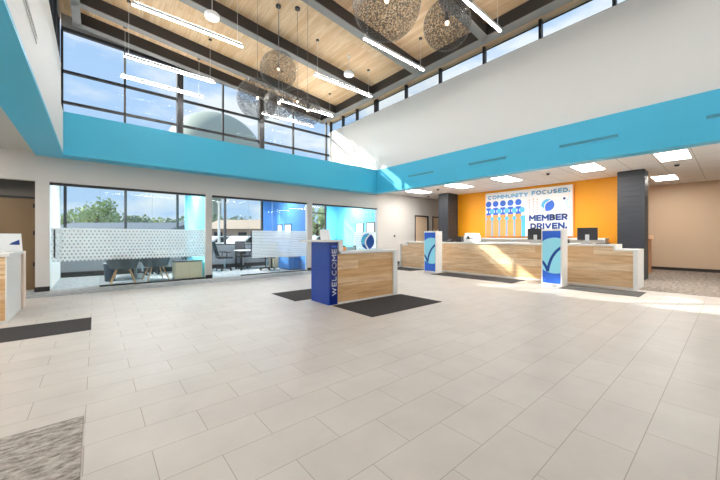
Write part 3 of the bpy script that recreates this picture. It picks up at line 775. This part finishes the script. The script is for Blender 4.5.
def oval_logo():
    t = thing('logo_disc', 'oval blue and sky-blue logo disc standing on the welcome desk', 'sign', (4.42, 5.0, .987))
    O = (0,0,.175); U = (1,0,0); V = (0,0,1); ry = .168; rx = .14
    t.rotation_euler = (0,0,-.6)
    MB().prism(circ(0,0,rx,36,ry=ry), O, U, V, -.012, .0).build('disc', M['pteal'], t)
    R_ = circ(.0, 0, rx, 24, ry=ry, a0=-1.45, a1=1.15)
    p0, p1 = R_[-1], R_[0]; crv = [(p0[0]*(1-s)+p1[0]*s-.085*math.sin(PI*s), p0[1]*(1-s)+p1[1]*s) for s in [k/8 for k in range(1,8)]]
    MB().prism(R_+crv, O, U, V, .0005, .002).build('dark_leaf', M['pdark'], t)
    MB().prism(stroke([p0]+crv+[p1], .03), O, U, V, .0025, .004).build('white_line', M['pwhite'], t)
    L_ = circ(0,0,rx,14,ry=ry,a0=3.5,a1=4.65); MB().prism(L_+[(-.03,-.08)], O, U, V, .0005, .002).build('lower_leaf', M['pdark'], t)
    box('stand', M['acryl'], -.05, .05, .014, .06, .0, .03, t)
oval_logo()
def tray():
    t = thing('card_tray', 'clear acrylic tray on the welcome desk behind the raised shelf', 'tray', (3.98, 5.08, .986))
    b = MB(); b.box(-.14,.14,-.06,.06,0,.006); b.box(-.14,.14,-.06,-.052,.006,.09); b.box(-.14,.14,.052,.06,.006,.09); b.box(-.14,-.132,-.052,.052,.006,.09); b.box(.132,.14,-.052,.052,.006,.09)
    b.build('tray_shell', M['acryl'], t); box('card_stack', M['paper'], -.12, .12, -.045, .045, .008, .06, t)
tray()
tag(box('card_stack', M['porange'], -.06, .06, -.04, .04, 0, .07, loc=None), 'peach stack of cards on the welcome desk beside the clear tray', 'cards').location = (3.72, 4.95, .986)
def easel(x, y, z, label, rz=0, back=M['paper']):
    t = thing('brochure_stand', label, 'brochure holder', (x,y,z), rz, None)
    b = MB(); a = .09
    b.hexa([(-.1,-.05,.0),(.1,-.05,.0),(.1,-.044,.0),(-.1,-.044,.0),(-.1,a-.05,.2),(.1,a-.05,.2),(.1,a-.044,.2),(-.1,a-.044,.2)]); b.build('sheet', back, t)
    b = MB(); b.hexa([(-.08,.1,.0),(.08,.1,.0),(.08,.106,.0),(-.08,.106,.0),(-.08,.04,.19),(.08,.04,.19),(.08,.046,.19),(-.08,.046,.19)]); b.build('back_leg', M['black'], t)
easel(3.42, 5.12, 1.196, 'white tent card on the raised shelf of the welcome desk', -.3)

# ------------------------------------------------------------------ desk at the left edge
def left_desk():
    t = thing('side_desk', 'hickory-fronted desk with white side panel, cut by the left edge of the picture', 'desk', (-.985, 6.85, 0))
    box('wood_front', M['dwood'], -1.5, -.02, 0, .03, .03, .96, t)
    box('white_kick', M['quartz'], -1.5, -.02, .005, .035, 0, .029, t)
    box('side_panel', M['quartz'], -.018, .0, 0, 1.15, 0, .96, t)
    box('rear_panel', M['peach'], -.3, .03, 1.16, 1.4, 0, 1.0, t)
    b = MB(); b.box(-1.5, .03, -.03, 1.15, .965, 1.01); b.build('worktop', M['quartz'], t, .003)
    box('carcass', M['white'], -1.48, -.025, .035, 1.12, .03, .955, t)
left_desk()
def brochure():
    t = thing('brochure_display', 'acrylic display with white printed leaflet on the desk at far left', 'brochure holder', (-1.1, 7.9, 1.011), .35)
    b = MB(); b.hexa([(-.15,0,.0),(.15,0,.0),(.15,.01,.0),(-.15,.01,.0),(-.15,.08,.3),(.15,.08,.3),(.15,.09,.3),(-.15,.09,.3)]); b.build('leaflet', M['paper'], t)
    f = lambda x, z: (x, z*.0+ (z/.3)*.08-.002, z)
    b = MB(); pts = [f(-.02,.12), f(.13,.1), f(.13,.2)]
    b.hexa([f(-.0,.11), f(.12,.105), f(.12,.11), f(-.0,.115), f(.02,.135), f(.12,.19), f(.12,.195), f(.02,.14)]); b.build('print_shape', M['pdark'], t)
    box('holder_base', M['acryl'], -.15, .15, -.03, .1, 0, .004, t)
brochure()

# ------------------------------------------------------------------ mats
def fmat(x0, x1, y0, y1, label, m=None):
    o = MB().box(-(x1-x0)/2,(x1-x0)/2,-(y1-y0)/2,(y1-y0)/2,0.001,.008).build('floor_mat', m or M['mat'], None, .002)
    o.location = ((x0+x1)/2, (y0+y1)/2, 0); tag(o, label, 'floor mat'); return o
fmat(-2.1, -.04, 5.58, 6.42, 'charcoal floor mat at the left edge in front of the side desk')
fmat(3.3, 5.12, 3.63, 4.70, 'charcoal floor mat in front of the welcome desk')
fmat(2.98, 4.7, 5.5, 6.57, 'charcoal floor mat behind the welcome desk')
fmat(8.85, 9.75, 7.65, 9.0, 'dark floor mat at the left end of the long counter beyond the pylon')
fmat(8.6, 9.5, 3.87, 6.55, 'long dark floor mat in front of the counter between the two pylons')
fmat(8.65, 9.5, 1.27, 2.76, 'grey floor mat in front of the right end of the counter', M['matl'])
fmat(-3.2, -.06, -.6, 2.92, 'streaked grey-brown entry carpet at the bottom left corner', M['rug'])

# ------------------------------------------------------------------ counter equipment
def monitor(x, y, label, rz=0):
    t = thing('computer_monitor', label, 'monitor', (x,y,1.071), rz, 'teller monitors seen from behind')
    box('screen', M['screen'], 0, .035, -.23, .23, .1, .44, t, .006)
    box('stand', M['alu'], -.03, -.001, -.045, .045, .004, .25, t, .004); box('base', M['screen'], -.09, .1, -.14, .14, 0, .012, t)
monitor(10.35, 3.93, 'dark computer monitor on the counter left of the right pylon')
monitor(10.35, 2.6, 'dark computer monitor on the counter right of the right pylon', .15)
def printer(x, y, z, w, d, h, m, label, name='receipt_printer'):
    t = thing(name, label, 'printer', (x,y,z))
    box('body', m, 0, d, -w/2, w/2, 0, h*.75, t, .01); box('lid', M['black'] if m is M['black'] else M['alu'], .03, d-.02, -w/2+.02, w/2-.02, h*.75+.001, h, t, .006)
    box('paper_slot', M['screen'], -.002, -.0005, -w*.3, w*.3, h*.35, h*.45, t)
    return t
printer(10.15, 6.5, 1.071, .22, .3, .2, M['black'], 'black receipt printer on the counter just right of the left pylon')
pr = printer(10.2, 6.05, 1.071, .5, .3, .32, M['quartz'], 'white boxy cash machine on the counter, black mark on its front', 'cash_recycler')
MB().prism(circ(0,0,.055,12)+[], (-.0006,.06,.17), (0,-1,0), (0,0,1), .0005, .004).build('black_mark', M['black'], pr)
def phone(x, y, label):
    t = thing('desk_phone', label, 'phone', (x,y,1.071))
    b = MB(); b.hexa([(-.08,-.09,0),(.1,-.09,0),(.1,.09,0),(-.08,.09,0),(-.08,-.09,.03),(.1,-.09,.09),(.1,.09,.09),(-.08,.09,.03)]); b.build('body', M['black'], t)
    b = MB(); b.box(-.06,.1,-.085,-.04,.09,.12); b.build('handset', M['screen'], t, .01)
phone(10.3, 3.12, 'black desk phone on the counter right behind the right pylon')
phone(10.1, 6.85, 'black desk phone on the counter behind the left pylon')
def papers(x, y, label):
    o = MB().box(-.1,.1,-.14,.14,0,.02).build('document_tray', M['black']); o.location = (x,y,1.071); tag(o, label, 'tray')
papers(10.1, 5.55, 'flat black tray on the counter right of the white machine')
papers(10.1, 2.2, 'flat dark tray on the counter under the right monitor')
def side_ledge():
    t = thing('wall_desk', 'small brown stand-up desk with pale top, beside the right charcoal pillar', 'desk', (14.6, 1.76, 0))
    box('top', M['door'], -.02, .5, 0, .3, 1.19, 1.31, t); box('side_panel', M['brownc'], 0, .45, .12, .3, .0, 1.189, t)
side_ledge()

# wall devices
def wall_dev(x, z, w, h, m, name, label, cat):
    t = thing(name, label, cat, (x, YG-.0, z))
    box('back_plate', M['alu'], -w/2-.01, w/2+.01, -.01, -.001, -h/2-.01, h/2+.01, t); box('cover', m, -w/2, w/2, -.025, -.0105, -h/2, h/2, t, .004)
wall_dev(10.7, 1.3, .08, .1, M['black'], 'wall_card_reader', 'small black card reader on the greige wall left of the maple doors', 'card reader')
wall_dev(10.72, 2.26, .1, .1, M['alu'], 'wall_strobe', 'small white wall alarm high on the greige wall above the card reader', 'alarm')

# ------------------------------------------------------------------ office furniture
def tub_chair():
    t = thing('tub_chair', 'grey felt tub chair with ash legs, the left one in the first office', 'chair', (.58,10.62,0), PI*.5, 'tub chairs in the first office')
    b = MB(); n = 28; rings = []
    def rp(a):   # open at front (+x); returns rim height
        return .62+.18*(0.5-.5*math.cos(a))
    prof = [(.16,.40),(.27,.42),(.345,.52)]
    R0 = [b.bm.verts.new((.16*math.cos(2*PI*i/n), .16*math.sin(2*PI*i/n), .38)) for i in range(n)]
    R1 = [b.bm.verts.new((.27*math.cos(2*PI*i/n), .29*math.sin(2*PI*i/n), .41)) for i in range(n)]
    R2 = [b.bm.verts.new((.33*math.cos(2*PI*i/n), .36*math.sin(2*PI*i/n), .41+.6*(rp(2*PI*i/n)-.41)*(.25 if abs(((2*PI*i/n+PI)%(2*PI))-PI) < .7 else 1))) for i in range(n)]
    R3 = [b.bm.verts.new((.34*math.cos(2*PI*i/n), .38*math.sin(2*PI*i/n), (.47 if abs(((2*PI*i/n+PI)%(2*PI))-PI) < .7 else rp(2*PI*i/n)))) for i in range(n)]
    R4 = [b.bm.verts.new((.29*math.cos(2*PI*i/n), .33*math.sin(2*PI*i/n), (.47 if abs(((2*PI*i/n+PI)%(2*PI))-PI) < .7 else rp(2*PI*i/n)-.01))) for i in range(n)]
    R5 = [b.bm.verts.new((.25*math.cos(2*PI*i/n), .27*math.sin(2*PI*i/n), .455)) for i in range(n)]
    for A, B in ((R0,R1),(R1,R2),(R2,R3),(R3,R4),(R4,R5)):
        for i in range(n): j = (i+1)%n; b.bm.faces.new((A[i],A[j],B[j],B[i]))
    b.bm.faces.new(R0); b.bm.faces.new(R5)
    b.build('shell', M['fabric'], t, smooth=True)
    MB().lathe([(0,.457),(.235,.457),(.245,.475),(.23,.5),(0,.51)], n=24).build('seat_cushion', M['fabric'], t, smooth=True)
    for sx in (-1,1):
        for sy in (-1,1):
            MB().cyl((sx*.14,sy*.14,.385),(sx*.27,sy*.27,.0),.019,.013,10).build('leg', M['ash'], t, smooth=True)
    return t
tc = tub_chair()
dup(tc, (1.36,10.9,0), PI*.55, 'grey felt tub chair with ash legs, the right one in the first office')
def round_table():
    t = thing('round_table', 'white round meeting table with grey pedestal behind the tub chairs', 'table', (.95,11.75,0))
    MB().lathe([(0,.71),(.5,.71),(.5,.735),(0,.735)], n=40).build('tabletop', M['quartz'], t)
    MB().cyl((0,0,.02),(0,0,.71),.04,.04,16).build('pedestal', M['sill'], t); MB().lathe([(0,0),(.3,0),(.3,.012),(.05,.03),(0,.03)], n=30).build('base', M['sill'], t)
round_table()
def bin_():
    t = thing('waste_bin', 'dark slate waste bin left of the tub chairs in the first office', 'waste bin', (.33,11.45,0))
    MB().lathe([(0,0),(.12,0),(.15,.5),(.14,.5),(.112,.02),(0,.02)], n=28).build('body', M['bin'], t, smooth=True)
    MB().lathe([(.152,.5),(.156,.52),(.14,.52),(.14,.5),(.152,.5)], n=28).build('liner_rim', M['pwhite'], t)
bin_()
def credenza(x, y, w, d, h, label, m, top, name='low_cabinet', rz=0):
    t = thing(name, label, 'cabinet', (x,y,0), rz)
    box('body', m, 0, w, 0, d, .02, h-.031, t, .003); box('top', top, -.01, w+.01, -.01, d+.01, h-.03, h, t)
    for k in range(2): box('door', m, .01+k*w/2, w/2-.005+k*w/2, -.018, -.001, .04, h-.05, t, .002)
    box('plinth', M['black'], .02, w-.02, .01, d-.01, 0, .019, t)
credenza(1.8, 10.5, .72, .5, .54, 'cream low cabinet with dark top at the right of the first office', M['cream'], M['black'])
credenza(5.62, 10.85, .45, .9, .5, 'low cabinet coloured with reflected blue, against the blue wall of the second office', M['offblue'], M['sill'])  # body blue stands in for the tinted reflection in the film
def storage_box(x,y,z,label):
    t = thing('storage_box', label, 'box', (x,y,z)); box('body', M['pblue'], -.1, .1, -.12, .12, 0, .16, t); box('lid', M['navy'], -.105, .105, -.125, .125, .161, .19, t)
storage_box(5.8, 11.2, .501, 'blue storage box on the low cabinet of the second office')
def desk(x, y, w, d, label, rz=0):
    t = thing('office_desk', label, 'desk', (x,y,0), rz)
    box('desktop', M['quartz'], 0, w, 0, d, .72, .75, t, .003)
    for xx in (.04, w-.09):
        for yy in (.04, d-.09): box('leg', M['black'], xx, xx+.05, yy, yy+.05, 0, .719, t)
    return t
desk(4.15, 11.9, 1.35, .7, 'white office desk with black legs in the second office')
desk(1.55, 12.3, .95, .65, 'white office desk beside the cyan wall of the first office')
desk(7.6, 12.0, 1.5, .7, 'white office desk in the third office behind the welcome desk')
t = thing('desk_cabinet', 'cream drawer cabinet at the right end of the second office desk', 'cabinet', (5.55,11.95,0))
box('body', M['cream'], 0, .4, 0, .6, .0, .62, t, .003)
for k in range(3): box('drawer', M['cream'], .01, .39, -.016, -.001, .03+k*.2, .21+k*.2, t, .002)
def task_chair():
    t = thing('task_chair', 'black mesh task chair left of the desk in the second office', 'office chair', (3.72,12.3,0), 0, 'black task chairs in the offices')
    box('seat', M['black'], -.24, .24, -.24, .24, .45, .52, t, .03)
    b = MB(); b.hexa([(-.27,-.22,.55),(-.23,-.22,.55),(-.23,.22,.55),(-.27,.22,.55),(-.42,-.2,1.08),(-.39,-.2,1.08),(-.39,.2,1.08),(-.42,.2,1.08)]); b.build('backrest', M['black'], t, .015)
    MB().tube([(-.2,0,.47),(-.3,0,.5),(-.33,0,.8)], .02).build('back_support', M['black'], t)
    for s in (-1,1): MB().tube([(-.02,s*.26,.47),(0,s*.29,.68),(.16,s*.28,.69),(-.12,s*.28,.69)], .018).build('armrest', M['black'], t)
    MB().cyl((0,0,.09),(0,0,.45),.03,.03,12).build('gas_lift', M['chrome'], t)
    b = MB()
    for k in range(5): a = 2*PI*k/5+.3; b.cyl((0,0,.1),(.28*math.cos(a),.28*math.sin(a),.075),.024,.016,8)
    b.build('star_base', M['black'], t)
    for k in range(5):
        a = 2*PI*k/5+.3; c = Vector((.28*math.cos(a),.28*math.sin(a),.032)); d_ = Vector((-math.sin(a),math.cos(a),0))*.022
        MB().cyl(c-d_, c+d_, .032,.032,12).build('caster', M['black'], t)
    return t
tk = task_chair()
dup(tk, (4.6,12.82,0), -PI/2, 'black task chair behind the desk of the second office, back to the windows')
dup(tk, (5.0,11.45,0), PI*.6, 'task chair seen through the striped glass of the second office')
dup(tk, (1.2,12.6,0), PI*.3, 'task chair in the first office behind the tub chairs')
def frame_pic(x, y, z, w, h, label, depth_sign=-1):
    t = thing('picture_frame', label, 'picture', (x,y,z), 0, None)
    b = MB(); e = .035
    b.box(-.025,-.001,-w/2,w/2,-h/2,-h/2+e); b.box(-.025,-.001,-w/2,w/2,h/2-e,h/2); b.box(-.025,-.001,-w/2,-w/2+e,-h/2+e,h/2-e); b.box(-.025,-.001,w/2-e,w/2,-h/2+e,h/2-e)
    b.build('frame', M['black'], t); box('print', M['art'], -.012, -.002, -w/2+e, w/2-e, -h/2+e, h/2-e, t)
frame_pic(6.1, 12.6, 1.5, .45, .6, 'black-framed print on the blue wall of the second office, the farther one')
frame_pic(6.1, 11.85, 1.5, .6, .6, 'black-framed print on the blue wall of the second office, the nearer one')
frame_pic(9.62, 11.44, 1.6, .58, .66, 'black-framed print on the cyan wall of the third office, the left one')
frame_pic(9.62, 10.68, 1.6, .6, .66, 'black-framed print on the cyan wall of the third office, the right one')

# ------------------------------------------------------------------ outdoors
GZ = -.16
box('ground', M['asphalt'], -120, 160, YC+.2, 260, GZ-.2, GZ, kind='structure')
box('ground', M['asphalt'], -120, 160, -90, YB-.2, GZ-.2, GZ, kind='structure')
box('path', M['snow'], -20, 30, YC+.2, YC+2.2, GZ, -.1, kind='structure')
def tree(x, y, h, w, label, m, n=900, trunk=.25):
    t = thing('tree', label, 'tree', (x,y,GZ), 0, 'trees beyond the car park')
    MB().cyl((0,0,-.02),(0,0,h*.55),trunk,trunk*.5,10).build('trunk', M['bark'], t)
    br = MB()
    for k in range(7):
        a = k*2.4; z0 = h*(.25+.04*k); br.cyl((0,0,z0),(math.cos(a)*w*.3,math.sin(a)*w*.3,z0+h*.3),trunk*.3,trunk*.1,6)
    br.build('branches', M['bark'], t)
    b = MB(); blobs = []
    for k in range(16):
        a = random.random()*6.28; rr = random.random()**.5*w*.36; blobs.append((math.cos(a)*rr, math.sin(a)*rr, h*(.35+.5*random.random()), w*.16))
    for k in range(n):
        cx, cy, cz, r = random.choice(blobs)
        d = Vector((random.gauss(0,1),random.gauss(0,1),random.gauss(0,1))).normalized()*r*(random.random()**.4)
        p = Vector((cx,cy,cz))+d; s = w*.03*(.6+random.random())
        q = Vector((random.gauss(0,1),random.gauss(0,1),random.gauss(0,1))).normalized(); u = q.orthogonal().normalized()*s; v = q.cross(u)
        vs = [b.bm.verts.new(p+u), b.bm.verts.new(p+v*.7), b.bm.verts.new(p-u), b.bm.verts.new(p-v*.7)]
        b.bm.faces.new(vs)
    b.build('foliage', m, t)
def at(x, D):    # direction of an image column at depth D, used to lay out the far scenery
    a = math.radians(49.915); o = (x-360)/314.9
    return (D*(math.cos(a)+o*math.sin(a)), D*(math.sin(a)-o*math.cos(a)))
def tree_at(px, D, h, w, label, m): x, y = at(px, D); tree(x, y, h, w, label, m, trunk=w*.03)
tree_at(97, 64, 10.2, 11, 'large light-green tree beyond the car park, seen through the first office', M['leaf'])
tree_at(68, 88, 9.4, 11, 'round green tree at the left of the first office window', M['leaf'])
tree_at(134, 84, 7.2, 10, 'low spreading tree right of the large one, over the grey roof', M['leafd'])
tree_at(152, 100, 7.4, 12, 'low tree in the middle of the first office view', M['leaf'])
tree_at(172, 78, 6.6, 8, 'bushy tree at the right edge of the first office window', M['leafd'])
tree_at(214, 80, 7.5, 10, 'dark tree behind the white pole, in the second office window', M['leafd'])
tree_at(234, 98, 7.5, 12, 'dark tree in the middle of the second office window', M['leafd'])
tree_at(254, 120, 8, 12, 'dark low tree at the right of the second office window', M['leafd'])
tree_at(317, 45, 6.0, 8, 'green tree seen in the third office window', M['leaf'])
tree_at(298, 76, 7.0, 9, 'green tree right of the second office blue wall', M['leaf'])
def building(px0, px1, D, h, m, roof, label):
    a, b_ = at(px0, D), at(px1, D); c = ((a[0]+b_[0])/2, (a[1]+b_[1])/2); L = math.dist(a, b_)
    t = thing('low_building', label, 'building', (c[0], c[1], GZ), math.atan2(b_[1]-a[1], b_[0]-a[0]))
    box('walls', m, -L/2, L/2, 0, 12, 0, h*.6, t)
    r = MB(); r.prism([(-1,h*.6),(13,h*.6),(6,h)], (-L/2-.5,0,0), (0,1,0), (0,0,1), 0, L+1); r.build('roof', roof, t)
    for k in range(int(L/4)): f = box('window', M['frame'], -L/2+1.5+k*4, -L/2+2.9+k*4, -.04, -.001, h*.22, h*.48, t)
building(40, 166, 48, 3.9, M['bwall'], M['roofm'], 'long low building with grey roof across the first office view')
building(205, 262, 52, 4.6, M['bwall'], M['bwall'], 'tan low building across the second office view')
def water_tower():
    D = 120; x, y = at(216, D); k = D/314.9
    zc0 = 1.25+(237.1-157)*k; a = 45*k; c = 42*k
    t = thing('water_tower', 'pale spheroid water tower beyond the tall windows', 'water tower', (x,y,GZ))
    m = 28; prof = [(a*math.sin(PI*i/m), zc0-GZ-c*math.cos(PI*i/m)) for i in range(m+1)]; prof[0] = (0,prof[0][1]); prof[-1] = (0,prof[-1][1])
    MB().lathe(prof, n=56).build('tank', M['tank'], t, smooth=True)
    MB().lathe([(4.5,0),(2.2,3),(1.9,8),(1.9,zc0-c*.9),(3.2,zc0-c*.75)], n=32).build('stem', M['tank'], t, smooth=True)
water_tower()
def pole(px, D, h, label):
    x, y = at(px, D); t = thing('light_pole', label, 'light pole', (x,y,GZ))
    MB().cyl((0,0,0),(0,0,h),.09,.06,10).build('mast', M['alu'], t); box('lamp_head', M['alu'], -.1, .6, -.12, .12, h+.001, h+.1, t)
pole(219, 20, 3.6, 'white car-park light pole seen in the second office window')
def car(px, D, rz, label):
    x, y = at(px, D); t = thing('parked_car', label, 'car', (x,y,GZ), rz, 'white cars parked outside')
    b = MB(); b.prism([(-2.2,.3),(2.2,.3),(2.25,.75),(1.3,.95),(.6,1.45),(-1.3,1.5),(-2.1,1.0),(-2.25,.7)], (0,.85,0), (1,0,0), (0,0,1), 0, 1.7); b.build('body', M['carw'], t, .05)
    b = MB()
    for s in (-.86, .851): b.prism([(-1.8,1.0),(1.05,1.0),(.5,1.38),(-1.2,1.42)], (0,s+.01,0), (1,0,0), (0,0,1), 0, .012)
    b.build('side_windows', M['carg'], t)
    for sx in (-1.4,1.4):
        for sy in (-.8,.8): MB().cyl((sx,sy-.1,.33),(sx,sy+.1,.33),.33,.33,20).build('wheel', M['tyre'], t)
car(226, 26, .35, 'white car parked outside the second office, left of the other')
car(252, 24, .5, 'white car parked outside the second office near the striped glass')
car(316, 24, .5, 'white car parked outside the third office window')
car(120, 30, .2, 'white car parked outside the first office')

# ------------------------------------------------------------------ light
w = bpy.data.worlds.new('sky'); S.world = w; w.use_nodes = True
t = NT(w)
out = t.n('ShaderNodeOutputWorld'); bg = t.n('ShaderNodeBackground'); t.l(bg.outputs[0], out.inputs[0])
tc_ = t.n('ShaderNodeTexCoord'); sp = t.n('ShaderNodeSeparateXYZ'); t.l(tc_.outputs['Generated'], sp.inputs[0])
cr = t.n('ShaderNodeValToRGB'); e = cr.color_ramp.elements; e[0].position = 0; e[0].color = (.50,.67,.90,1); e[1].position = .75; e[1].color = (.34,.53,.86,1)
t.l(sp.outputs['Z'], cr.inputs[0])
mp = t.n('ShaderNodeMapping'); mp.inputs['Scale'].default_value = (1,1,2.6); mp.inputs['Location'].default_value = (.35,.1,.2); t.l(tc_.outputs['Generated'], mp.inputs[0])
nz = t.n('ShaderNodeTexNoise'); nz.inputs['Scale'].default_value = 3.1; nz.inputs['Detail'].default_value = 8; nz.inputs['Roughness'].default_value = .55; t.l(mp.outputs[0], nz.inputs['Vector'])
c2 = t.n('ShaderNodeValToRGB'); c2.color_ramp.elements[0].position = .46; c2.color_ramp.elements[1].position = .6; t.l(nz.outputs['Fac'], c2.inputs[0])
mx = t.n('ShaderNodeMix', _data_type='RGBA'); t.l(c2.outputs[0], mx.inputs['Factor']); t.l(cr.outputs[0], mx.inputs['A']); mx.inputs['B'].default_value = (.84,.87,.92,1)
t.l(mx.outputs['Result'], bg.inputs[0]); bg.inputs[1].default_value = 1.12
sun = bpy.data.lights.new('sun', 'SUN'); sun.energy = 9.5; sun.angle = math.radians(.6); sun.color = (1,.95,.86)
so = bpy.data.objects.new('sun', sun); COL.objects.link(so)
so.rotation_euler = Vector((-1.28,1.28,1)).to_track_quat('Z','Y').to_euler()

# ------------------------------------------------------------------ camera and view
cam = bpy.data.cameras.new('camera'); co = bpy.data.objects.new('camera', cam); COL.objects.link(co)
cam.sensor_width = 36; cam.lens = 314.9/720*36; cam.shift_y = -(240-237.1)/720; cam.clip_end = 600
co.location = (0,0,1.25); co.rotation_euler = (PI/2, 0, math.radians(49.915-90))
S.camera = co
S.view_settings.view_transform = 'Standard'; S.view_settings.look = 'None'; S.view_settings.gamma = 1; S.view_settings.exposure = .08
S.cycles.max_bounces = 10; S.cycles.diffuse_bounces = 5; S.cycles.transparent_max_bounces = 16
S.cycles.use_denoising = True; S.cycles.sample_clamp_indirect = 6
